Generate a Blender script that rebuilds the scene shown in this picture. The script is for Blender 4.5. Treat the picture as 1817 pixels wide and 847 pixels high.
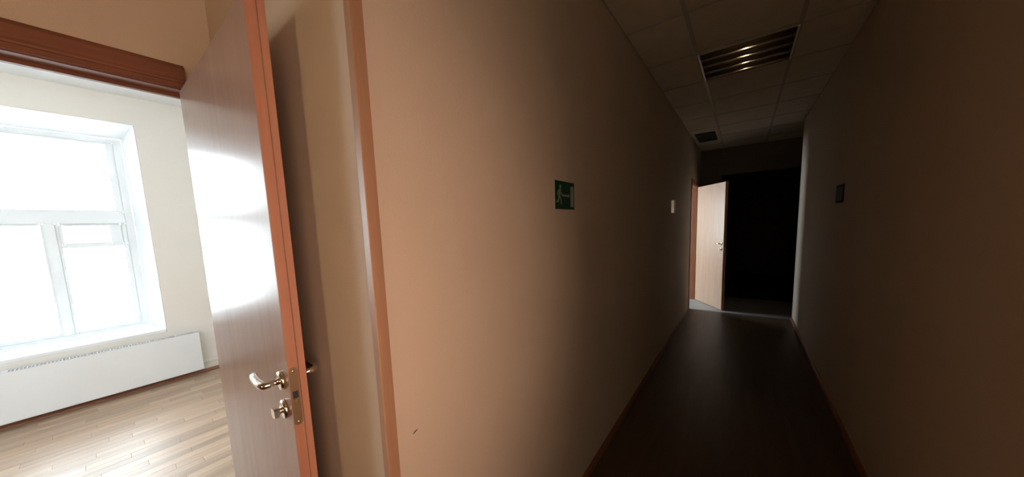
import bpy, math, random
from mathutils import Vector, Matrix

for o in list(bpy.data.objects):
    bpy.data.objects.remove(o, do_unlink=True)
random.seed(7)
SC = bpy.context.scene
COL = SC.collection

# ------------------------------------------------------------------ camera
YAW, PITCH, ROLL, FPX = 0.6373, -0.1107, -0.0362, 556.23
fw = Vector((-math.sin(YAW)*math.cos(PITCH), math.cos(YAW)*math.cos(PITCH), math.sin(PITCH)))
rt = fw.cross(Vector((0, 0, 1))).normalized()
up = rt.cross(fw)
rt = math.cos(ROLL)*rt + math.sin(ROLL)*up
up = rt.cross(fw)
cam_data = bpy.data.cameras.new('camera')
cam_data.sensor_width = 36.0
cam_data.lens = FPX/1817*36.0
cam_data.shift_y = (462.27-423.5)/1817
cam_data.clip_start = 0.02
cam = bpy.data.objects.new('camera', cam_data)
COL.objects.link(cam)
m = Matrix((rt, up, -fw)).transposed().to_4x4()
m.translation = Vector((0, 0, 1.5))
cam.matrix_world = m
SC.camera = cam

# ------------------------------------------------------------------ daylight and exposure
world = bpy.data.worlds.new('overcast_sky')
SC.world = world
world.use_nodes = True
bg = world.node_tree.nodes['Background']
bg.inputs['Color'].default_value = (0.86, 0.94, 1.0, 1)
bg.inputs['Strength'].default_value = 28.0
SC.view_settings.view_transform = 'Standard'
SC.view_settings.look = 'None'
SC.view_settings.exposure = 0.0
SC.view_settings.gamma = 1.0

def portal(name, loc, size_y, size_z, d):
    """sky portal in a window opening in an x = const wall, opening towards d*X"""
    l = bpy.data.lights.new(name, 'AREA')
    l.shape = 'RECTANGLE'; l.size = size_y; l.size_y = size_z
    l.cycles.is_portal = True
    o = bpy.data.objects.new(name, l); COL.objects.link(o)
    o.location = loc
    z = Vector((-d, 0, 0)); y = Vector((0, 0, 1)); x = y.cross(z)
    o.rotation_euler = Matrix((x, y, z)).transposed().to_euler()
    return o

# ------------------------------------------------------------------ key measures (metres)
XL, XR = -0.697, 0.604          # corridor walls
XA = -1.785                     # wall with the near doorway
XW = -4.809                     # window wall of the bright room
YC = 0.392                      # outside corner of the corridor
Y1, Y2 = 5.886, 7.05            # end of the corridor, end wall
HC, HR = 2.755, 2.859           # ceilings
YB = -2.6                       # back of the hall
DOOR_Z = 2.07
FIX = (-0.335, 0.255, 2.955, 3.515)

OP0, OP1, OPB, OPT = -1.10, .52, .70, 1.80     # added window opposite, unseen, lights the corridor wall
portal('window_daylight', (-5.36, -0.18, 1.55), 1.06, 2.0, 1)
portal('far_window_daylight', (-3.66, 6.3, 1.4), 2.2, 1.3, 1)
portal('added_right_window_daylight', (.70, (OP0+OP1)/2, (OPB+OPT)/2), OP1-OP0, OPT-OPB, -1)
pb = portal('added_back_window_daylight', (-.05, YB-.08, 1.75), .50, .60, 1)  # added unseen window: lifts the deep corridor and the louvre highlights
pb.rotation_euler = (math.radians(90), 0, math.pi)
portal('added_left_window_daylight', (-5.36, -2.0, 1.55), 1.06, 2.0, 1)  # added unseen window: more daylight for the bright room

# ------------------------------------------------------------------ mesh helpers
class MB:
    def __init__(s):
        s.v, s.f, s.smooth = [], [], []
    def poly(s, pts, faces, smooth=False):
        n = len(s.v)
        s.v += [tuple(p) for p in pts]
        s.f += [[i+n for i in f] for f in faces]
        s.smooth += [smooth]*len(faces)
        return s
    def box(s, x0, x1, y0, y1, z0, z1):
        p = [(x, y, z) for z in (z0, z1) for y in (y0, y1) for x in (x0, x1)]
        return s.poly(p, [(0, 2, 3, 1), (4, 5, 7, 6), (0, 1, 5, 4), (2, 6, 7, 3), (0, 4, 6, 2), (1, 3, 7, 5)])
    def prism(s, prof, axis, a, b, smooth=False):
        """prof: 2-D outline; axis: 'X' -> prof is (y,z), 'Y' -> (x,z), 'Z' -> (x,y)"""
        def mk(p, t):
            return {'X': (t, p[0], p[1]), 'Y': (p[0], t, p[1]), 'Z': (p[0], p[1], t)}[axis]
        n = len(prof)
        pts = [mk(p, a) for p in prof] + [mk(p, b) for p in prof]
        fs = [(i, (i+1) % n, (i+1) % n+n, i+n) for i in range(n)]
        k = len(s.v)
        s.poly(pts, fs, smooth)
        s.f += [[k+i for i in range(n)][::-1], [k+n+i for i in range(n)]]
        s.smooth += [False, False]
        return s
    def tube(s, path, rad, seg=14, cap=True, sx=1.0):
        """round (or oval) bar along a path; rad a number or list"""
        path = [Vector(p) for p in path]
        rads = rad if isinstance(rad, (list, tuple)) else [rad]*len(path)
        k = len(s.v); rings = []
        t0 = (path[1]-path[0]).normalized()
        ref = Vector((0, 0, 1)) if abs(t0.z) < .9 else Vector((1, 0, 0))
        for i, p in enumerate(path):
            a = path[max(i-1, 0)]; b = path[min(i+1, len(path)-1)]
            t = (b-a).normalized()
            u = t.cross(ref).normalized(); w = u.cross(t)
            for j in range(seg):
                q = 2*math.pi*j/seg
                s.v.append(tuple(p+rads[i]*(math.cos(q)*u*sx+math.sin(q)*w)))
        for i in range(len(path)-1):
            for j in range(seg):
                a = k+i*seg+j; b = k+i*seg+(j+1) % seg
                s.f.append([a, b, b+seg, a+seg]); s.smooth.append(True)
        if cap:
            s.f.append([k+j for j in range(seg)][::-1]); s.smooth.append(False)
            s.f.append([k+(len(path)-1)*seg+j for j in range(seg)]); s.smooth.append(False)
        return s
    def lathe(s, prof, origin, axis, seg=28):
        """prof: list of (radius, distance along axis)"""
        o = Vector(origin); ax = Vector(axis).normalized()
        ref = Vector((0, 0, 1)) if abs(ax.z) < .9 else Vector((1, 0, 0))
        u = ax.cross(ref).normalized(); w = u.cross(ax); k = len(s.v)
        for r, h in prof:
            for j in range(seg):
                q = 2*math.pi*j/seg
                s.v.append(tuple(o+ax*h+r*(math.cos(q)*u+math.sin(q)*w)))
        for i in range(len(prof)-1):
            for j in range(seg):
                a = k+i*seg+j; b = k+i*seg+(j+1) % seg
                s.f.append([a, b, b+seg, a+seg]); s.smooth.append(True)
        s.f.append([k+j for j in range(seg)][::-1]); s.smooth.append(False)
        n = k+(len(prof)-1)*seg
        s.f.append([n+j for j in range(seg)]); s.smooth.append(False)
        return s
    def mesh(s, name, mat, bevel=0, seg=2):
        import bmesh
        me = bpy.data.meshes.new(name)
        me.from_pydata(s.v, [], s.f)
        for p, sm in zip(me.polygons, s.smooth):
            p.use_smooth = sm
        bm = bmesh.new(); bm.from_mesh(me)
        bmesh.ops.recalc_face_normals(bm, faces=bm.faces)
        if bevel:
            es = [e for e in bm.edges if len(e.link_faces) == 2 and e.calc_face_angle(0) > .6]
            bmesh.ops.bevel(bm, geom=es, offset=bevel, segments=seg, affect='EDGES', clamp_overlap=True)
        bm.to_mesh(me); bm.free()
        me.materials.append(mat)
        return me
    def build(s, name, mat, parent=None, bevel=0, seg=2):
        o = bpy.data.objects.new(name, s.mesh(name, mat, bevel, seg))
        COL.objects.link(o)
        if parent: hang(o, parent)
        return o

def world_of(o):
    mm = Matrix.LocRotScale(o.location, o.rotation_euler, None)
    return world_of(o.parent) @ mm if o.parent else mm

def hang(o, parent):
    """parent o and keep it where it was modelled (world coordinates)"""
    w = Matrix.LocRotScale(o.location, o.rotation_euler, None)
    loc = world_of(parent).inverted() @ w
    o.parent = parent
    o.location = loc.to_translation(); o.rotation_euler = loc.to_euler()

def tag(o, label, cat, group=None, kind=None):
    o['label'] = label; o['category'] = cat
    if group: o['group'] = group
    if kind: o['kind'] = kind
    return o

def empty(name, loc=(0, 0, 0), rz=0):
    o = bpy.data.objects.new(name, None); COL.objects.link(o)
    o.empty_display_size = .1
    o.location = loc; o.rotation_euler = (0, 0, rz)
    return o

# ------------------------------------------------------------------ materials
def mat(name, base, rough=.6, metal=0, spec=.5, coat=0, coat_rough=.1):
    mt = bpy.data.materials.new(name); mt.use_nodes = True
    b = mt.node_tree.nodes['Principled BSDF']
    b.inputs['Base Color'].default_value = (*base, 1)
    b.inputs['Roughness'].default_value = rough
    b.inputs['Metallic'].default_value = metal
    b.inputs['Specular IOR Level'].default_value = spec
    b.inputs['Coat Weight'].default_value = coat
    b.inputs['Coat Roughness'].default_value = coat_rough
    return mt, mt.node_tree, b

def mottled(name, c1, c2, scale=3, rough=.8, bump=.15, bscale=180, bdist=.002, stretch=(1, 1, 1), spec=.3):
    """painted / papered surface: soft colour drift plus a fine raised grain"""
    mt, nt, b = mat(name, c1, rough, spec=spec)
    N, L = nt.nodes, nt.links
    tc = N.new('ShaderNodeTexCoord'); mp = N.new('ShaderNodeMapping'); mp.inputs['Scale'].default_value = stretch
    L.new(tc.outputs['Object'], mp.inputs['Vector'])
    n1 = N.new('ShaderNodeTexNoise'); n1.inputs['Scale'].default_value = scale; n1.inputs['Detail'].default_value = 5
    L.new(mp.outputs[0], n1.inputs['Vector'])
    cr = N.new('ShaderNodeValToRGB'); cr.color_ramp.elements[0].position = .35; cr.color_ramp.elements[1].position = .65
    cr.color_ramp.elements[0].color = (*c1, 1); cr.color_ramp.elements[1].color = (*c2, 1)
    L.new(n1.outputs[0], cr.inputs[0]); L.new(cr.outputs[0], b.inputs['Base Color'])
    if bump:
        n2 = N.new('ShaderNodeTexNoise'); n2.inputs['Scale'].default_value = bscale; n2.inputs['Detail'].default_value = 3
        L.new(mp.outputs[0], n2.inputs['Vector'])
        bp = N.new('ShaderNodeBump'); bp.inputs['Strength'].default_value = bump; bp.inputs['Distance'].default_value = bdist
        L.new(n2.outputs[0], bp.inputs['Height']); L.new(bp.outputs[0], b.inputs['Normal'])
    return mt

def wood(name, dark, light, axis='Z', rough=.4, scale=9, coat=0, coat_rough=.15, vary=0, spec=.5, ior=1.5):
    """wood veneer, grain running along the given axis"""
    mt, nt, b = mat(name, light, rough, spec=spec, coat=coat, coat_rough=coat_rough)
    b.inputs['IOR'].default_value = ior
    N, L = nt.nodes, nt.links
    tc = N.new('ShaderNodeTexCoord'); mp = N.new('ShaderNodeMapping')
    s = {'X': (.07, 1, 1), 'Y': (1, .07, 1), 'Z': (1, 1, .07)}[axis]
    mp.inputs['Scale'].default_value = s
    L.new(tc.outputs['Object'], mp.inputs['Vector'])
    src = mp.outputs[0]
    if vary:
        oi = N.new('ShaderNodeObjectInfo')
        ad = N.new('ShaderNodeVectorMath'); ad.operation = 'MULTIPLY_ADD'
        cb = N.new('ShaderNodeCombineXYZ')
        for i in range(3): L.new(oi.outputs['Random'], cb.inputs[i])
        L.new(cb.outputs[0], ad.inputs[0]); ad.inputs[1].default_value = (31, 17, 23); L.new(src, ad.inputs[2])
        src = ad.outputs[0]
    n1 = N.new('ShaderNodeTexNoise'); n1.inputs['Scale'].default_value = scale*3; n1.inputs['Detail'].default_value = 8
    n1.inputs['Distortion'].default_value = .6
    L.new(src, n1.inputs['Vector'])
    n2 = N.new('ShaderNodeTexNoise'); n2.inputs['Scale'].default_value = scale*22; n2.inputs['Detail'].default_value = 3
    L.new(src, n2.inputs['Vector'])
    mx = N.new('ShaderNodeMath'); mx.operation = 'MULTIPLY_ADD'; mx.inputs[1].default_value = .35
    L.new(n2.outputs[0], mx.inputs[0]); L.new(n1.outputs[0], mx.inputs[2])
    cr = N.new('ShaderNodeValToRGB'); cr.color_ramp.elements[0].position = .45; cr.color_ramp.elements[1].position = .85
    cr.color_ramp.elements[0].color = (*dark, 1); cr.color_ramp.elements[1].color = (*light, 1)
    L.new(mx.outputs[0], cr.inputs[0])
    out = cr.outputs[0]
    if vary:
        hs = N.new('ShaderNodeHueSaturation')
        mr = N.new('ShaderNodeMapRange'); mr.inputs['To Min'].default_value = 1-vary; mr.inputs['To Max'].default_value = 1+vary*.6
        L.new(oi.outputs['Random'], mr.inputs['Value']); L.new(mr.outputs[0], hs.inputs['Value'])
        L.new(out, hs.inputs['Color']); out = hs.outputs[0]
    L.new(out, b.inputs['Base Color'])
    bp = N.new('ShaderNodeBump'); bp.inputs['Strength'].default_value = .06; bp.inputs['Distance'].default_value = .001
    L.new(n2.outputs[0], bp.inputs['Height']); L.new(bp.outputs[0], b.inputs['Normal'])
    return mt

M = {}
M['wall'] = mottled('beige_wall_paint', (.56, .455, .355), (.585, .48, .375), 2.5, .75, .35, 140, .0015)
M['room_wall'] = mottled('cream_wall_paint', (.88, .84, .79), (.90, .86, .81), 2, .75, .15, 160, .001)
M['side_wall'] = mottled('warm_cream_wall_paint', (.82, .72, .57), (.84, .74, .59), 2, .75, .1)
M['reveal'] = mottled('white_reveal_paint', (.90, .92, .94), (.92, .93, .95), 2, .6, .08, 120, .001)
M['room_ceiling'] = mottled('white_ceiling_paint', (.88, .90, .91), (.90, .91, .92), 2, .8, .05)
M['tile'] = mottled('mineral_ceiling_tile', (.60, .52, .41), (.64, .56, .45), 6, .9, .4, 220, .002)
M['rail'] = mottled('ceiling_rail_paint', (.40, .35, .28), (.42, .37, .30), 4, .5, 0)
M['leaf'] = wood('tan_door_veneer', (.30, .185, .135), (.335, .21, .155), 'Z', .25, 8, ior=1.20)
M['pale_leaf'] = wood('pale_door_veneer', (.37, .24, .175), (.42, .28, .205), 'Z', .3, 8, ior=1.3)
M['edge'] = wood('red_brown_edge_band', (.40, .175, .105), (.48, .225, .14), 'Z', .5, 10)
M['casing'] = wood('red_brown_casing_wood', (.17, .065, .036), (.235, .095, .052), 'Y', .6, 8, ior=1.35)
M['jamb'] = wood('red_brown_jamb_wood', (.26, .095, .045), (.36, .14, .068), 'Z', .38, 8)
M['batten'] = wood('brown_batten_wood', (.33, .18, .105), (.40, .225, .13), 'Z', .45, 8)
M['skirt'] = wood('brown_skirting_wood', (.20, .08, .04), (.27, .11, .055), 'Y', .5, 8)
M['hall_floor'] = wood('dark_laminate', (.065, .042, .024), (.10, .065, .038), 'Y', .42, 5, ior=1.35)
M['parquet'] = wood('light_oak_plank', (.42, .285, .195), (.55, .395, .29), 'Y', .38, 6, ior=1.36, vary=.20)
M['lobby_floor'] = mottled('pale_grey_linoleum', (.30, .29, .28), (.33, .32, .31), 5, .5, .05)
M['joint'] = mottled('dark_joint_filler', (.22, .14, .09), (.25, .16, .10), 5, .8, 0)
M['upvc'] = mottled('white_window_frame', (.88, .92, .95), (.90, .93, .95), 3, .35, 0, spec=.5)
M['radiator'] = mottled('white_radiator_enamel', (.86, .89, .92), (.88, .91, .94), 3, .35, .03, 60, spec=.5)
M['white'] = mottled('white_skirting_gloss', (.80, .76, .70), (.82, .78, .72), 3, .4, 0)
M['shadow'] = mottled('dark_inner_shade', (.03, .03, .03), (.04, .04, .04), 3, .7, 0)  # near-black stands in for shade inside slots, recesses and housings
M['shade_wall'] = mottled('shade_toned_wall_paint', (.10, .085, .06), (.12, .10, .07), 2, .8, .2, 140, .001)  # shade of the corridor end put into the wall colour
def metal(name, c, r):
    mt, nt, b = mat(name, c, r, 1)
    N, L = nt.nodes, nt.links
    n = N.new('ShaderNodeTexNoise'); n.inputs['Scale'].default_value = 60
    mr = N.new('ShaderNodeMapRange'); mr.inputs['To Min'].default_value = r*.8; mr.inputs['To Max'].default_value = r*1.3
    L.new(n.outputs[0], mr.inputs['Value']); L.new(mr.outputs[0], b.inputs['Roughness'])
    return mt
M['chrome'] = metal('warm_polished_nickel', (.78, .70, .60), .12)
M['bronze'] = metal('dull_bronze_plate', (.30, .21, .13), .45)
M['mirror'] = metal('louvre_mirror_aluminium', (.97, .94, .87), .15)
M['trough'] = metal('shade_toned_trough', (.30, .27, .22), .40)  # darkened as shade so the mirror blades stand out bright
def ripple(mt):
    """fine ripples across the length of the pressed aluminium"""
    nt = mt.node_tree; N, L = nt.nodes, nt.links
    tc = N.new('ShaderNodeTexCoord'); mp = N.new('ShaderNodeMapping'); mp.inputs['Scale'].default_value = (4, .3, .3)
    n = N.new('ShaderNodeTexNoise'); n.inputs['Scale'].default_value = 4; n.inputs['Detail'].default_value = 6
    bp = N.new('ShaderNodeBump'); bp.inputs['Strength'].default_value = .12; bp.inputs['Distance'].default_value = .005
    L.new(tc.outputs['Object'], mp.inputs['Vector']); L.new(mp.outputs[0], n.inputs['Vector'])
    L.new(n.outputs[0], bp.inputs['Height']); L.new(bp.outputs[0], N['Principled BSDF'].inputs['Normal'])
ripple(M['mirror'])
pb_ = M['mirror'].node_tree.nodes['Principled BSDF']           # brushed along the trough: highlights stretch lengthwise
pb_.inputs['Anisotropic'].default_value = .9
tx = M['mirror'].node_tree.nodes.new('ShaderNodeCombineXYZ'); tx.inputs[0].default_value = 1
M['mirror'].node_tree.links.new(tx.outputs[0], pb_.inputs['Tangent'])
M['alu'] = metal('threshold_aluminium', (.25, .25, .25), .5)
M['satin'] = metal('glint_aluminium', (.66, .74, .84), .42)  # metal picked so the wall box front mirrors the added back window
M['tube'] = mottled('unlit_fluorescent_glass', (.75, .74, .70), (.78, .77, .73), 3, .2, 0, spec=.5)
M['green'] = mottled('green_sign_plastic', (.004, .040, .018), (.005, .048, .021), 8, .35, 0)
M['sign_white'] = mottled('sign_white_print', (.28, .33, .27), (.31, .36, .30), 20, .45, 0)
M['plate_grey'] = mottled('grey_white_plate', (.88, .88, .90), (.90, .90, .92), 30, .4, 0)
M['print'] = mottled('dark_print', (.10, .10, .11), (.12, .12, .13), 30, .5, 0)
M['dark_plate'] = mottled('dark_brown_plate', (.02, .012, .008), (.03, .018, .012), 10, .9, 0, spec=.1)
M['vent'] = mottled('vent_and_darkness_black', (.015, .014, .012), (.02, .018, .015), 10, .6, 0)  # also blackens the room beyond the end wall
g, nt, b = mat('window_glass', (1, 1, 1), 0.0)
nt.nodes.remove(b)
gl = nt.nodes.new('ShaderNodeBsdfGlossy'); gl.inputs['Roughness'].default_value = .01
tr = nt.nodes.new('ShaderNodeBsdfTransparent'); tr.inputs['Color'].default_value = (.93, .96, .96, 1)
fr = nt.nodes.new('ShaderNodeFresnel'); fr.inputs['IOR'].default_value = 1.5
ms = nt.nodes.new('ShaderNodeMixShader')
nt.links.new(fr.outputs[0], ms.inputs[0]); nt.links.new(tr.outputs[0], ms.inputs[1]); nt.links.new(gl.outputs[0], ms.inputs[2])
nt.links.new(ms.outputs[0], nt.nodes['Material Output'].inputs['Surface'])
M['glass'] = g
g2 = g.copy(); g2.name = 'added_window_tint'  # tint dims and warms daylight of the added right window
for n_ in g2.node_tree.nodes:
    if n_.type == 'BSDF_TRANSPARENT': n_.inputs['Color'].default_value = (.49, .378, .315, 1)
M['dim_warm_tint'] = g2
g3 = g.copy(); g3.name = 'added_window_warm_tint'  # tint warms daylight of the added back window
for n_ in g3.node_tree.nodes:
    if n_.type == 'BSDF_TRANSPARENT': n_.inputs['Color'].default_value = (.95, .78, .57, 1)
M['warm_tint'] = g3
def struct(name, mb, mt, label, cat, parent=None, bevel=0):
    o = mb.build(name, mt, parent, bevel)
    if not parent: tag(o, label, cat)
    o['kind'] = 'structure'
    return o

# ------------------------------------------------------------------ room shell
T = .1
# corridor side
w = MB().box(XL-T, XL, YC, Y1, 0, HC+.1)
w.box(XL-T, XL, 6.665, Y2, 0, HC+.1).box(XL-T, XL, Y1, 6.665, DOOR_Z+.005, HC+.1)
struct('wall_left', w, M['wall'], 'beige corridor wall carrying the green exit sign', 'wall')
struct('wall_left', MB().box(XA, XL-T, YC, YC+T, 0, HC+.1), M['wall'],
       'beige strip of wall between the open near door and the brown corner batten', 'wall')
w = MB().box(XA-T, XA, .312, YC+T, 0, 3.0).box(XA-T, XA, YB, -.60, 0, 3.0).box(XA-T, XA, -.60, .312, DOOR_Z+.012, 3.0)
struct('wall_doorway', w, M['wall'], 'beige wall above and around the near doorway', 'wall')
w = MB().box(XR, XR+T, OP1, Y1, 0, HC+.1).box(XR, XR+T, YB, OP0, 0, HC+.1).box(XR, XR+T, OP0, OP1, OPT, HC+.1).box(XR, XR+T, OP0, OP1, 0, OPB)
struct('wall_right', w, M['wall'], 'dim beige wall along the right of the corridor', 'wall')
struct('wall_back', MB().box(XA-T, -.30, YB-T, YB, 0, HC+.1).box(.20, XR+T, YB-T, YB, 0, HC+.1).box(-.30, .20, YB-T, YB, 0, 1.45).box(-.30, .20, YB-T, YB, 2.05, HC+.1), M['wall'], 'beige wall closing the hall behind the viewpoint', 'wall')
# lobby at the end of the corridor
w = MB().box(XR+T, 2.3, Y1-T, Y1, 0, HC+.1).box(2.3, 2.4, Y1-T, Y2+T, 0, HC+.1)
struct('wall_lobby', w, M['shade_wall'], 'lobby wall to the right behind the corridor end, shade put into its colour', 'wall')
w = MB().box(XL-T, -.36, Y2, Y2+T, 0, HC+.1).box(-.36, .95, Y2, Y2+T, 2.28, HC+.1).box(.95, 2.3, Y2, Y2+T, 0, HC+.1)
struct('wall_end', w, M['shade_wall'], 'unlit end wall with the black opening behind the far door', 'wall')
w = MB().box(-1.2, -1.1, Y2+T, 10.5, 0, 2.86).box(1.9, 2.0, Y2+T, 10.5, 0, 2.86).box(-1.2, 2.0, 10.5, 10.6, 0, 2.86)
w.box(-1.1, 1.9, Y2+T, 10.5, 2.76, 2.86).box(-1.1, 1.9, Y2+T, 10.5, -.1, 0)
struct('wall_dark_room', w, M['vent'], 'walls of the unlit room beyond the black opening', 'wall')  # near-black wall colour stands in for the darkness of this room
# bright room
yr0, yr1 = -3.2, 1.7
wy0, wy1, wz0, wz1 = -.78, .402, .557, 2.60
w = MB().box(XW-.5, XW, yr0-T, -2.6, 0, HR+.1).box(XW-.5, XW, -1.4, wy0, 0, HR+.1).box(XW-.5, XW, -2.6, -1.4, 0, .557).box(XW-.5, XW, -2.6, -1.4, 2.6, HR+.1).box(XW-.5, XW, wy1, yr1+T, 0, HR+.1)
w.box(XW-.5, XW, wy0, wy1, wz1, HR+.1).box(XW-.5, XW, wy0, wy1, 0, wz0-.03)
struct('wall_window', w, M['room_wall'], 'cream wall around the window of the bright room', 'wall')
w = MB().box(XW, XA-T, yr0-T, yr0, 0, HR+.1).box(XW, XA-T, yr1, yr1+T, 0, HR+.1)
struct('wall_room_side', w, M['room_wall'], 'cream side walls of the bright room', 'wall')
w = MB().box(XA-T-.015, XA-T, .312, yr1, 0, HR).box(XA-T-.015, XA-T, yr0, -.60, 0, HR).box(XA-T-.015, XA-T, -.60, .312, DOOR_Z+.012, HR)
w.box(XA-T, XA, YC+T, yr1+T, 0, HR+.1)
struct('wall_room_inner', w, M['room_wall'], 'cream plaster on the room side of the doorway wall', 'wall')
struct('ceiling', MB().box(XW-.5, XA-T, yr0-T, yr1+T, HR, HR+.1), M['room_ceiling'], 'white painted ceiling of the bright room', 'ceiling')
# splayed plaster reveal of the window
rv = MB()
a0, a1, b0, b1 = wy0+.002, wy1-.002, -.705, .335
zt0, zt1 = wz1-.002, 2.53
xo, xi = XW-.001, XW-.45
rv.prism([(xo, a1), (xi, b1), (xi, a1)], 'Z', wz0, zt0)
rv.prism([(xo, a0), (xi, b0), (xi, a0)], 'Z', wz0, zt0)
rv.poly([(xo, a0, zt0), (xo, a1, zt0), (xi, a1, zt0), (xi, a0, zt0), (xi, b0, zt1), (xi, b1, zt1)],
        [(0, 1, 5, 4), (0, 3, 2, 1), (2, 3, 4, 5), (0, 4, 3), (1, 2, 5)])
struct('trim_1', rv, M['reveal'], 'white splayed plaster reveal around the big window', 'window reveal')
# far room behind the far door
w = MB().box(-3.7, -3.6, 4.4, 5.2, 0, HC).box(-3.7, -3.6, 7.4, 8.1, 0, HC).box(-3.7, -3.6, 5.2, 7.4, 0, .75).box(-3.7, -3.6, 5.2, 7.4, 2.05, HC)
w.box(-3.7, XL-T, 4.3, 4.4, 0, HC).box(-3.7, XL-T, 8.0, 8.1, 0, HC).box(-3.7, XL-T, 4.3, 8.1, HC, HC+.1)
w.box(XL-T, XL, Y2+T, 8.1, 0, HC)
struct('wall_far_room', w, M['room_wall'], 'cream walls of the daylit room behind the far door', 'wall')

# floors
struct('floor', MB().box(XA, XR+T, YB-T, YC, -.1, 0).box(XL-T, XR+T, YC, Y1, -.1, 0), M['hall_floor'], 'dark brown laminate floor running down the corridor', 'floor')
struct('floor', MB().box(-3.7, 2.4, Y1, Y2+T, -.1, -.001).box(-3.7, XL-T, 4.3, Y1, -.1, -.001).box(-3.7, XL-T, Y2+T, 8.1, -.1, -.001), M['lobby_floor'],
       'pale grey floor beyond the threshold at the far door', 'floor')
fl = struct('floor', MB().box(XW-.1, XA, yr0-T, yr1+T, -.1, -.004), M['joint'], 'light oak plank floor of the bright room', 'floor')
plank_mesh = {}
PW, PL = .0705, .62
yp0 = -1.3
row = 0; x = XA-.085
while x > XW+.005:
    x0 = max(x-PW, XW)
    y = yp0-PL*((row*0.37+random.random()*.25) % 1)
    while y < yr1:
        ya, yb = max(y, yp0), min(y+PL, yr1)
        if yb-ya > .04:
            ln = round(yb-ya, 2); key = (ln, round(x-x0, 3))
            if key not in plank_mesh:
                plank_mesh[key] = MB().box(.0003, x-x0-.0003, .0004, ln-.0004, -.012, 0).mesh('floor_plank', M['parquet'], .0008, 1)
            o = bpy.data.objects.new('floor_plank', plank_mesh[key]); COL.objects.link(o)
            o.parent = fl; o.location = (x0, ya, random.uniform(-.0004, .0002))
        y += PL
    x -= PW; row += 1
struct('trim_2', MB().box(XA-.085, XA, -.60, .30, -.004, .004), M['alu'], 'metal strip on the floor in the near doorway', 'threshold', bevel=.002)
struct('trim_3', MB().prism([(Y1-.02, 0), (Y1-.012, .004), (Y1+.012, .004), (Y1+.02, 0)], 'X', XL, XR), M['alu'],
       'thin grey metal strip across the floor at the corridor end', 'threshold')

MB().box(XW, XA-.085, yr0, -1.3, -.004, 0).build('floor_remainder', M['parquet'], fl)
# skirtings
def skirt_prof(h, d): return [(0, 0), (d, 0), (d, h*.7), (d*.45, h), (0, h)]
def skirting(name, x, s, y0, y1, h, d, mt, label):
    return struct(name, MB().prism([(x+s*p, q) for p, q in skirt_prof(h, d)], 'Y', y0, y1), mt, label, 'skirting')
skirting('baseboard_left', XL, 1, YC+.02, Y1-.07, .05, .014, M['skirt'], 'narrow brown skirting under the wall with the exit sign')
skirting('baseboard_right', XR, -1, YB, Y1, .05, .014, M['skirt'], 'narrow brown skirting along the dim right wall')
o = skirting('baseboard_window', XW, 1, yr0, yr1, .145, .018, M['white'], 'white moulded skirting below the window wall')
MB().prism([(XW+.018, .095), (XW+.026, .100), (XW+.026, .112), (XW+.018, .118)], 'Y', yr0, yr1).build('moulding', M['white'], o)
MB().prism([(XW+.018, 0), (XW+.045, 0), (XW+.042, .018), (XW+.032, .030), (XW+.018, .034)], 'Y', yr0, yr1).build('brown_floor_strip', M['skirt'], o)['label'] = 'brown strip along the foot of the skirting'  # brown strip at the foot of the white skirting

# ------------------------------------------------------------------ suspended ceiling
ce = struct('ceiling', MB().box(XA-T, XR+T, YB-T, YC+T, HC+.045, HC+.12).box(XL-T, XR+T, YC+T, Y1, HC+.10, HC+.14).box(XL-T, 2.4, Y1, Y2+T, HC+.045, HC+.12),
            M['tile'], 'suspended ceiling of square tiles over the corridor', 'ceiling')
ylines = [2.935+.6*k for k in range(-10, 8)]
xlines = [-1.535, -.935, -.335, .255, .855, 1.455, 2.055]
tile_mesh = {}
def tiles(x0, x1, y0, y1):
    xs = [x0]+[v for v in xlines if x0+.02 < v < x1-.02]+[x1]
    ys = [y0]+[v for v in ylines if y0+.02 < v < y1-.02]+[y1]
    for i in range(len(xs)-1):
        for j in range(len(ys)-1):
            if abs(xs[i]+.335) < .01 and abs(ys[j]-2.935) < .01: continue
            k = (round(xs[i+1]-xs[i], 3), round(ys[j+1]-ys[j], 3))
            if k not in tile_mesh:
                tile_mesh[k] = MB().box(.004, k[0]-.004, .004, k[1]-.004, 0, .014).mesh('ceiling_tile', M['tile'], .003, 1)
            o = bpy.data.objects.new('ceiling_tile', tile_mesh[k]); COL.objects.link(o)
            o.parent = ce; o.location = (xs[i], ys[j], HC+.003)
    for v in xs[1:-1]: MB().box(v-.012, v+.012, y0, y1, HC-.001, HC+.003).build('ceiling_rail', M['rail'], ce)
    for v in ys[1:-1]: MB().box(x0, x1, v-.003, v+.003, HC, HC+.003).build('ceiling_rail', M['rail'], ce)
tiles(XA, XR, YB, YC)
tiles(XL, XR, YC, Y1)
tiles(XL, 2.3, Y1, Y2)

# ------------------------------------------------------------------ window of the bright room
wn = empty('window_1', (XW-.45, -.185, .557)); tag(wn, 'tall white framed window above the long white radiator', 'window', kind='structure')
fx0, fx1 = XW-.52, XW-.45
def frame(name, y0, y1, z0, z1, l, r, bt, tp, x0, x1, parent, mt=None):
    """rectangular frame, outer y0..y1 / z0..z1, member widths l r bottom top"""
    q = MB()
    q.box(x0, x1, y0, y0+l, z0, z1).box(x0, x1, y1-r, y1, z0, z1).box(x0, x1, y0+l, y1-r, z0, z0+bt).box(x0, x1, y0+l, y1-r, z1-tp, z1)
    return q.build(name, mt or M['upvc'], parent, .004, 2)
f = frame('window_frame', b0, b1, wz0, zt1, .06, .06, .035, .045, fx0, fx1, wn)
MB().box(fx0, fx1+.008, b0+.06, b1-.06, 1.67, 1.785).build('transom', M['upvc'], wn, .004)
MB().box(fx0, fx1+.004, -.22, -.155, wz0+.035, 1.67).build('mullion', M['upvc'], wn, .004)
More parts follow.
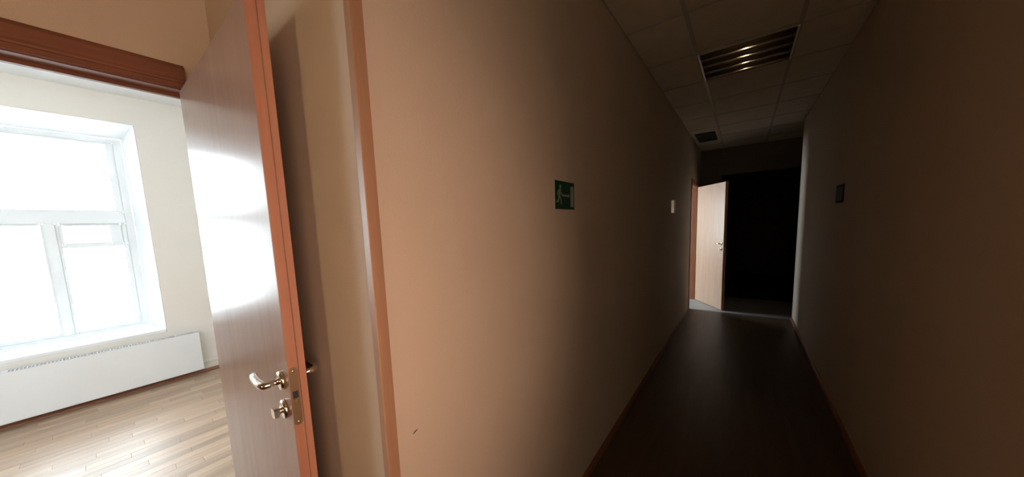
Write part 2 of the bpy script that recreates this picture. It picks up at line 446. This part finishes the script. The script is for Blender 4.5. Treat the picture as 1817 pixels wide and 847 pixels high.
def sash(y0, y1, z0, z1, l, r, bt, tp, nm='sash', hole=None):
    s = frame(nm, y0, y1, z0, z1, l, r, bt, tp, fx0+.012, fx1-.006, wn)
    if hole is None:
        MB().box(fx0+.03, fx0+.036, y0+l-.004, y1-r+.004, z0+bt-.004, z1-tp+.004).build('pane', M['glass'], s)
    return s
sash(b0+.06, b1-.06, 1.785, zt1-.045, .045, .05, .022, .018, 'fanlight_sash')
sash(b0+.06, -.22, wz0+.035, 1.67, .045, .015, .03, .015)
s2 = sash(-.155, b1-.06, wz0+.035, 1.67, .02, .035, .03, .015, hole=True)
MB().box(fx0+.012, fx1-.006, -.135, b1-.095, 1.432, 1.465).build('glazing_bar', M['upvc'], wn, .003)
MB().box(fx0+.03, fx0+.036, -.139, b1-.091, wz0+.061, 1.436).build('pane', M['glass'], s2)
vs = frame('vent_sash', -.135, b1-.095, 1.465, 1.655, .018, .075, .02, .006, fx0+.02, fx1+.004, wn)
MB().box(fx0+.034, fx0+.040, -.121, b1-.166, 1.481, 1.652).build('pane', M['glass'], vs)
hd = MB().box(fx1-.006, fx1+.004, b1-.085, b1-.06, 1.40, 1.47).tube([(fx1+.004, b1-.072, 1.44), (fx1+.03, b1-.072, 1.44), (fx1+.034, b1-.072, 1.43), (fx1+.034, b1-.072, 1.35)], .007, 10)
hd.build('handle', M['upvc'], wn)
MB().box(XW-.45, XW-.003, wy0+.003, wy1-.003, wz0-.03, wz0).build('window_sill', M['reveal'], wn, .003)
# window of the far room
wn2 = empty('window_2', (-3.65, 6.3, .75)); tag(wn2, 'window of the daylit room behind the far door', 'window', kind='structure')
frame('window_frame', 5.2, 7.4, .75, 2.05, .05, .05, .05, .05, -3.69, -3.64, wn2)
MB().box(-3.685, -3.645, 6.28, 6.32, .8, 2.0).build('mullion', M['upvc'], wn2)
for ya, yb in ((5.25, 6.28), (6.32, 7.35)):
    MB().box(-3.67, -3.665, ya-.004, yb+.004, .796, 2.004).build('pane', M['glass'], wn2)
wn3 = empty('added_window_right', (XR+.06, (OP0+OP1)/2, OPB)); tag(wn3, 'added tinted window opposite the near door, unseen, lighting the corridor', 'window', kind='structure')  # added window, unseen, gives the warm side light
frame('window_frame', OP0, OP1, OPB, OPT, .05, .05, .05, .05, XR+.03, XR+.08, wn3)
MB().box(XR+.05, XR+.055, OP0+.046, OP1-.046, OPB+.046, OPT-.046).build('pane', M['dim_warm_tint'], wn3)
wn5 = empty('added_window_back', (-.05, YB-.06, 1.45)); tag(wn5, 'small added window in the unseen back wall, for extra light and louvre highlights', 'window', kind='structure')  # added window, aimed at the louvres and the deep corridor
MB().box(-.30, -.275, YB-.08, YB-.04, 1.45, 2.05).box(.175, .20, YB-.08, YB-.04, 1.45, 2.05).box(-.275, .175, YB-.08, YB-.04, 1.45, 1.475).box(-.275, .175, YB-.08, YB-.04, 2.025, 2.05).build('window_frame', M['upvc'], wn5)
MB().box(-.279, .179, YB-.062, YB-.058, 1.471, 2.029).build('pane', M['warm_tint'], wn5)
wn4 = empty('added_window_left', (XW-.45, -2.0, .557)); tag(wn4, 'second window added to the bright room, unseen, for more daylight', 'window', kind='structure')  # added window, raises the light on the room walls
frame('window_frame', -2.6, -1.4, .557, 2.6, .06, .06, .06, .06, fx0, fx1, wn4)
MB().box(fx0+.03, fx0+.036, -2.544, -1.456, .613, 2.544).build('pane', M['glass'], wn4)

# ------------------------------------------------------------------ door casings
cs = empty('trim_4', (XA, -.16, 0)); tag(cs, 'red-brown wooden frame around the near doorway', 'door frame', kind='structure')
# head casing: moulded profile (x outwards, z)
zb = DOOR_Z
prof = [(XA, zb+.004), (XA+.012, zb+.004), (XA+.017, zb+.009), (XA+.017, zb+.020), (XA+.012, zb+.024), (XA+.014, zb+.030), (XA+.020, zb+.036),
        (XA+.020, zb+.074), (XA+.016, zb+.084), (XA+.010, zb+.090), (XA, zb+.090)]
MB().prism(prof, 'Y', -.70, .30).build('head_casing', M['casing'], cs)
MB().box(XA-T-.02, XA, -.60, .312, zb, zb+.012).box(XA-.075, XA-.06, -.588, .300, zb-.012, zb).build('head_lining', M['casing'], cs, .001)
def side_prof(y, s): return [(XA, y), (XA+.012, y), (XA+.017, y+s*.006), (XA+.020, y+s*.02), (XA+.020, y+s*.07), (XA+.010, y+s*.086), (XA, y+s*.086)]
MB().prism(side_prof(-.604, -1), 'Z', 0, zb+.004).build('side_casing', M['jamb'], cs)
MB().prism([(XA, .330), (XA+.010, .330), (XA+.012, .350), (XA+.010, .385), (XA, .385)], 'Z', 0, zb+.09).build('side_casing', M['jamb'], cs)
for ya, yb in ((-.60, -.588), (.301, .312)):
    MB().box(XA-T-.02, XA, ya, yb, 0, zb).build('side_lining', M['jamb'], cs, .001)

# corner batten
bt = MB().prism([(XL-.017, YC-.006), (XL+.005, YC-.006), (XL+.006, YC-.004), (XL+.006, YC+.024), (XL+.001, YC+.0245), (XL+.001, YC-.001), (XL-.017, YC-.001)], 'Z', 0, HC)
struct('trim_5', bt, M['batten'], 'narrow brown wooden batten up the wall corner beside the near door', 'corner batten')

# ------------------------------------------------------------------ doors
def lever_set(root, x, z, y0, y1, s_end, mirror=True, back=True):
    """lever handles on the faces y0 and y1 of a leaf modelled along local x, lever pointing to s_end*x"""
    for face, s in ((y0, -1),)+(((y1, 1),) if back else ()):
        h = MB().lathe([(.026, 0), (.026, .006), (.023, .009), (.012, .010)], (x, face, z), (0, s, 0)).build('handle_rosette', M['chrome'], root)
        yl = face+s*.043
        MB().tube([(x, face+s*.004, z), (x, face+s*.034, z), (x+s_end*.002, yl-s*.003, z), (x+s_end*.010, yl, z), (x+s_end*.04, yl+s*.001, z),
                   (x+s_end*.075, yl, z+.001), (x+s_end*.095, yl-s*.003, z+.002), (x+s_end*.108, yl-s*.009, z+.003)],
                  [.009, .009, .010, .0105, .0105, .010, .0092, .007], 8).build('lever', M['chrome'], h)

def make_door(name, hinge, rz, wid, label, skin='leaf'):
    """leaf from local x=0 (hinge) to x=wid, thickness local y 0..0.04; the rebate lip is on the y=0.04 side"""
    r = empty(name, hinge, rz); tag(r, label, 'door', kind='structure')
    a = MB().box(.002, wid-.001, 0, .022, .008, 2.062)
    a.box(-.002, wid+.007, .0235, .040, .008, 2.066)
    L_ = a.build('door_leaf', M[skin], None, .0012, 1); L_.parent = r
    e = MB().box(wid-.002, wid, .0006, .0216, .010, 2.060).box(wid-.002, wid+.0005, .0210, .0240, .010, 2.060).box(wid+.0065, wid+.0078, .0243, .0392, .010, 2.064)
    e_ = e.build('edge_band', M['edge'], None); e_.parent = r; e_['label'] = 'red-brown stepped edge band'
    # hinges
    for z in (.25, 1.80):
        q = MB().tube([(-.004, .046, z-.04), (-.004, .046, z+.04)], .007, 12).lathe([(.007, 0), (.004, .006)], (-.004, .046, z+.04), (0, 0, 1), 12)
        q.box(-.004, .03, .040, .0415, z-.035, z+.035)
        h = q.build('hinge', M['chrome'], None); h.parent = r
    return r, L_

ROOTS = []
d1, leaf1 = make_door('door_1', (-1.785, .28, 0), 0, .825, 'tan wooden door standing open at the left, its red-brown edge towards the viewer')
def local_children(r, fn):
    before = set(bpy.data.objects); fn(r)
def add_hardware(r, wid, zl, zc):
    xl = wid-.052
    keep = (r.location.copy(), r.rotation_euler.copy())
    r.location = (0, 0, 0); r.rotation_euler = (0, 0, 0)
    lever_set(r, xl, zl, 0, .04, -1)
    for face, s in ((0, -1), (.04, 1)):
        c = MB().lathe([(.026, 0), (.026, .006), (.023, .009), (.009, .010)], (xl, face, zc), (0, s, 0)).build('lock_rosette', M['chrome'], r)
        if s < 0:
            MB().lathe([(.0085, 0), (.0085, .014), (.0075, .016)], (xl, face-.006, zc), (0, -1, 0)).prism(
                [(xl-.013, zc-.008), (xl-.009, zc-.013), (xl+.009, zc-.013), (xl+.013, zc-.008), (xl+.013, zc+.008), (xl+.009, zc+.013), (xl-.009, zc+.013), (xl-.013, zc+.008)], 'Y', face-.030, face-.018).build('thumb_turn', M['chrome'], c)
        else:
            MB().box(xl-.0045, xl+.0045, face+.009, face+.014, zc-.014, zc+.014).build('key_cylinder', M['chrome'], c)
    # lock forend plate on the leaf edge
    pz0, pz1, yc, hw = zc-.035, zl+.045, .011, .0102
    pts = []
    for k in range(9):
        a = math.pi*k/8; pts.append((yc+hw*math.cos(a), pz1-hw+hw*math.sin(a)))
    for k in range(9):
        a = math.pi+math.pi*k/8; pts.append((yc+hw*math.cos(a), pz0+hw+hw*math.sin(a)))
    p = MB().prism(pts, 'X', wid-.001, wid+.0016).build('lock_plate', M['bronze'], r)
    MB().box(wid+.0012, wid+.0022, yc-.0065, yc+.0065, zc+.042, zc+.062).build('bolt_slot', M['shadow'], p)
    MB().poly([(wid+.001, yc-.006, zc+.028), (wid+.001, yc+.006, zc+.028), (wid+.001, yc+.006, zc+.040), (wid+.001, yc-.006, zc+.040), (wid+.007, yc-.006, zc+.028), (wid+.007, yc-.006, zc+.040)],
              [(0, 1, 2, 3), (0, 3, 5, 4), (1, 4, 5, 2), (0, 4, 1), (3, 2, 5)]).build('latch_bolt', M['chrome'], p)
    for z in (pz0+.010, pz1-.010):
        MB().lathe([(.0035, 0), (.003, .0012), (.001, .0014)], (wid+.0014, yc, z), (1, 0, 0), 12).build('screw', M['chrome'], p)
    r.location, r.rotation_euler = keep
add_hardware(d1, .825, 1.098, 1.015)
# small dark scuff on the leaf
sc_ = MB().lathe([(.004, 0), (.003, .0008)], (.275, 0, 1.335), (0, -1, 0), 8).build('scratch', M['print'], None)
sc_.parent = d1

ang = math.atan2(6.014-6.640, -.258+.698)
d2, leaf2 = make_door('door_2', (-.690, 6.635, 0), ang, .765, 'daylit pale wooden door standing open at the far end of the corridor', 'pale_leaf')
add_hardware(d2, .765, 1.09, 1.0)
cs2 = empty('trim_6', (XL, 6.27, 0)); tag(cs2, 'brown wooden frame of the far doorway in the left wall', 'door frame', kind='structure')
MB().box(XL-T-.01, XL, 6.665-.02, 6.665, 0, DOOR_Z).build('side_lining', M['jamb'], cs2, .001)
MB().box(XL-T-.01, XL, Y1, Y1+.012, 0, DOOR_Z).build('side_lining', M['jamb'], cs2, .001)
MB().box(XL-T-.01, XL, Y1+.012, 6.645, DOOR_Z-.012, DOOR_Z+.004).build('head_lining', M['jamb'], cs2, .001)
MB().box(XL, XL+.012, 6.665, 6.75, 0, DOOR_Z+.075).build('side_casing', M['jamb'], cs2, .003)
MB().box(XL, XL+.012, Y1-.07, Y1, 0, DOOR_Z+.075).build('side_casing', M['jamb'], cs2, .003)
MB().box(XL, XL+.012, Y1, 6.665, DOOR_Z+.004, DOOR_Z+.075).build('head_casing', M['jamb'], cs2, .003)

# ------------------------------------------------------------------ radiator
rd = empty('radiator', (XW+.05, -.1, 0)); tag(rd, 'long low white panel radiator under the big window', 'radiator')
rx0, rx1, ry0, ry1, rz0, rz1 = XW+.03, XW+.108, -1.05, .622, .062, .478
MB().box(rx1-.006, rx1, ry0, ry1, rz0, rz1).build('front_panel', M['radiator'], rd, .003, 3)
MB().box(rx0, rx0+.012, ry0+.01, ry1-.01, rz0+.01, rz1-.012).build('rear_panel', M['radiator'], rd, .003)
MB().box(rx0, rx1-.006, ry1-.006, ry1-.001, rz0+.01, rz1-.002).build('side_cover', M['radiator'], rd, .001)
MB().box(rx0, rx1-.006, ry0+.001, ry0+.006, rz0+.01, rz1-.002).build('side_cover', M['radiator'], rd, .001)
MB().box(rx0+.012, rx1-.008, ry0+.02, ry1-.008, rz0+.012, rz1-.02).build('convector_core', M['shadow'], rd)  # dark block stands in for shade below the grille bars
MB().box(rx0, rx1-.006, ry0+.006, -.485, rz1-.008, rz1-.001).build('top_cover', M['radiator'], rd, .001)
gr = MB().box(rx0, rx0+.006, -.485, ry1-.006, rz1-.010, rz1-.001)
y = -.475
while y < ry1-.012:
    gr.box(rx0+.006, rx1-.006, y, y+.006, rz1-.0035, rz1-.001); y += .0185
gr.build('top_grille', M['radiator'], rd)['kind'] = 'stuff'
for y in (-.8, .45):
    MB().box(XW, rx0, y-.02, y+.02, .12, .42).build('bracket', M['radiator'], rd)
MB().tube([(rx0+.03, ry0+.06, .07), (rx0+.03, ry0+.06, 0)], .009, 10).build('pipe', M['radiator'], rd)

# ------------------------------------------------------------------ ceiling light
cl = empty('ceiling_light', (-.04, 3.235, HC)); tag(cl, 'unlit square ceiling light with four mirrored louvres in the corridor ceiling', 'ceiling light')
x0, x1, y0, y1 = FIX
zf = HC-.010
for xa, xb in ((x0, x0+.010), (x1-.010, x1)):
    MB().box(xa, xb, y0, y1, zf, HC+.012).build('rim', M['radiator'], cl, .002)
for ya, yb in ((y0, y0+.008), (y1-.008, y1)):
    MB().box(x0+.010, x1-.010, ya, yb, zf+.004, HC+.012).build('rim', M['rail'], cl, .001)  # cross rims coloured darker, as if less lit than the side rims
MB().box(x0+.001, x1-.001, y0+.001, y1-.001, HC+.088, HC+.092).box(x0+.001, x0+.006, y0+.001, y1-.001, HC+.012, HC+.088).box(x1-.006, x1-.001, y0+.001, y1-.001, HC+.012, HC+.088)\
    .box(x0+.006, x1-.006, y0+.001, y0+.006, HC+.012, HC+.088).box(x0+.006, x1-.006, y1-.006, y1-.001, HC+.012, HC+.088).build('housing', M['shadow'], cl)
pitch = (y1-y0-.02)/4
for k in range(4):
    ya = y0+.010+k*pitch; yb = ya+pitch; ym = (ya+yb)/2
    pr_ = []
    for i in range(13):                      # parabolic trough, open downwards
        t = -1+2*i/12
        pr_.append((ym+t*pitch*.49, HC+.078-.078*t*t))
    inner = [(p[0], p[1]-.0) for p in pr_]
    outer = [(p[0], p[1]+.002) for p in pr_][::-1]
    MB().prism(inner+outer, 'X', x0+.014, x1-.014, True).build('reflector', M['trough'], cl)
    tb = MB().tube([(x0+.02, ym, HC+.045), (x1-.02, ym, HC+.045)], .013, 16).build('fluorescent_tube', M['tube'], cl)
    MB().tube([(x0+.014, ym, HC+.045), (x0+.03, ym, HC+.045)], .0134, 14).build('tube_cap', M['alu'], tb)
    MB().tube([(x1-.03, ym, HC+.045), (x1-.014, ym, HC+.045)], .0134, 14).build('tube_cap', M['alu'], tb)
    # V shaped mirror blade at the foot of the trough
    blade = [(0, -.009), (.0034, .001), (.0057, .009), (.0081, .019), (-.0081, .019), (-.0057, .009), (-.0034, .001)]
    if k:
        MB().prism([(ya+p, HC+q) for p, q in blade], 'X', x0+.013, x1-.013, True).build('louvre_blade', M['mirror'], cl)
MB().prism([(y1-.010, HC-.009), (y1-.010, HC+.019), (y1-.0181, HC+.019), (y1-.0157, HC+.009), (y1-.0134, HC+.001)], 'X', x0+.013, x1-.013, True).build('louvre_blade', M['mirror'], cl)

# ------------------------------------------------------------------ ceiling vent
vt = empty('ceiling_vent', (-.51, 5.85, HC)); tag(vt, 'small dark square vent in the ceiling above the far doorway', 'ceiling vent')
vx0, vx1, vy0, vy1 = -.640, -.385, 5.58, 6.16
MB().box(vx0, vx0+.02, vy0, vy1, HC-.012, HC-.001).box(vx1-.02, vx1, vy0, vy1, HC-.012, HC-.001).box(vx0+.02, vx1-.02, vy0, vy0+.02, HC-.012, HC-.001).box(vx0+.02, vx1-.02, vy1-.02, vy1, HC-.012, HC-.001).build('frame', M['vent'], vt, .002)
MB().box(vx0+.02, vx1-.02, vy0+.02, vy1-.02, HC-.003, HC-.001).build('backing', M['shadow'], vt)
for k in range(12):
    y = vy0+.04+k*.043
    MB().poly([(vx0+.02, y, HC-.004), (vx1-.02, y, HC-.004), (vx1-.02, y+.02, HC-.011), (vx0+.02, y+.02, HC-.011), (vx0+.02, y+.002, HC-.003), (vx1-.02, y+.002, HC-.003), (vx1-.02, y+.022, HC-.010), (vx0+.02, y+.022, HC-.010)],
              [(0, 1, 2, 3), (4, 7, 6, 5), (0, 4, 5, 1), (3, 2, 6, 7), (0, 3, 7, 4), (1, 5, 6, 2)]).build('slat', M['vent'], vt)

# ------------------------------------------------------------------ signs
es = empty('exit_sign', (XL, 1.383, 1.633)); tag(es, 'green exit sign with running figure, arrow and door on the beige wall', 'sign')
sy0, sy1, sz0, sz1 = 1.283, 1.483, 1.568, 1.698
SW, SH = sy1-sy0, sz1-sz0
MB().box(XL, XL+.003, sy0, sy1, sz0, sz1).build('sign_plate', M['green'], es, .0008, 1)
MB().box(XL+.0, XL+.0034, sy0-.0018, sy0, sz0-.0018, sz1+.0018).box(XL, XL+.0034, sy1, sy1+.0018, sz0-.0018, sz1+.0018)\
    .box(XL, XL+.0034, sy0, sy1, sz0-.0018, sz0).box(XL, XL+.0034, sy0, sy1, sz1, sz1+.0018).build('pale_edge', M['sign_white'], es)
def U(u, v): return (sy0+u*SW, sz0+v*SH)
def stroke(mb, pts, wd):
    for (a, b) in zip(pts[:-1], pts[1:]):
        (ay, az), (by, bz) = U(*a), U(*b)
        dy, dz = by-ay, bz-az; n = math.hypot(dy, dz); dy, dz = dy/n, dz/n
        h = wd/2; ex = h*.6
        mb.prism([(ay-dz*h-dy*ex, az+dy*h-dz*ex), (by-dz*h+dy*ex, bz+dy*h+dz*ex), (by+dz*h+dy*ex, bz-dy*h+dz*ex), (ay+dz*h-dy*ex, az-dy*h-dz*ex)], 'X', XL+.003, XL+.0034)
fg = MB()
c = U(.26, .80)
fg.prism([(c[0]+.0095*math.cos(a*math.pi/8), c[1]+.0095*math.sin(a*math.pi/8)) for a in range(16)], 'X', XL+.003, XL+.0034)
stroke(fg, [(.24, .68), (.20, .47)], .017)
stroke(fg, [(.24, .66), (.31, .56), (.35, .50)], .007)
stroke(fg, [(.22, .67), (.14, .62), (.11, .52)], .007)
stroke(fg, [(.21, .46), (.28, .36), (.30, .20)], .009)
stroke(fg, [(.19, .46), (.16, .30), (.08, .26)], .009)
fg.build('running_figure', M['sign_white'], es)
ar = MB(); stroke(ar, [(.37, .50), (.66, .50)], .009)
ar.prism([U(.66, .60), U(.66, .40), U(.74, .50)], 'X', XL+.003, XL+.0034)
ar.build('arrow', M['sign_white'], es)
MB().prism([U(.79, .10), U(.96, .10), U(.96, .86), U(.79, .86)], 'X', XL+.003, XL+.0034).build('door_symbol', M['sign_white'], es)

pl = empty('wall_box', (XL, 4.15, 1.652)); tag(pl, 'small pale box on the left wall near the far door, front angled to glint', 'wall box')
MB().prism([(XL, 4.20), (XL, 4.112), (XL+.036, 4.1165), (XL+.036, 4.20)], 'Z', 1.578, 1.728).build('housing', M['plate_grey'], pl, .001, 1)
MB().poly([(XL+.004, 4.1120, 1.586), (XL+.033, 4.1152, 1.586), (XL+.033, 4.1152, 1.720), (XL+.004, 4.1120, 1.720), (XL+.004, 4.116, 1.586), (XL+.033, 4.119, 1.586), (XL+.033, 4.119, 1.720), (XL+.004, 4.116, 1.720)],
          [(0, 1, 2, 3), (4, 7, 6, 5), (0, 4, 5, 1), (3, 2, 6, 7), (0, 3, 7, 4), (1, 5, 6, 2)]).build('front_panel', M['satin'], pl)  # front slanted and metallic so it catches the added window's light
dp = empty('wall_plate', (XR, 3.56, 1.655)); tag(dp, 'small dark plate on the dim right wall', 'sign')
MB().box(XR-.006, XR, 3.44, 3.67, 1.585, 1.725).build('sign_plate', M['dark_plate'], dp, .001, 1)
MB().box(XR-.0068, XR-.006, 3.46, 3.65, 1.60, 1.71).build('inner_panel', M['vent'], dp)
# small dark chip in the wall paint
tag(MB().tube([(XL+.0003, .466, .951), (XL+.0005, .472, .955), (XL+.0003, .480, .957)], [.0012, .002, .001], 6).build('paint_chip', M['print']),
    'tiny dark scuff low on the beige wall right of the corner batten', 'scuff')
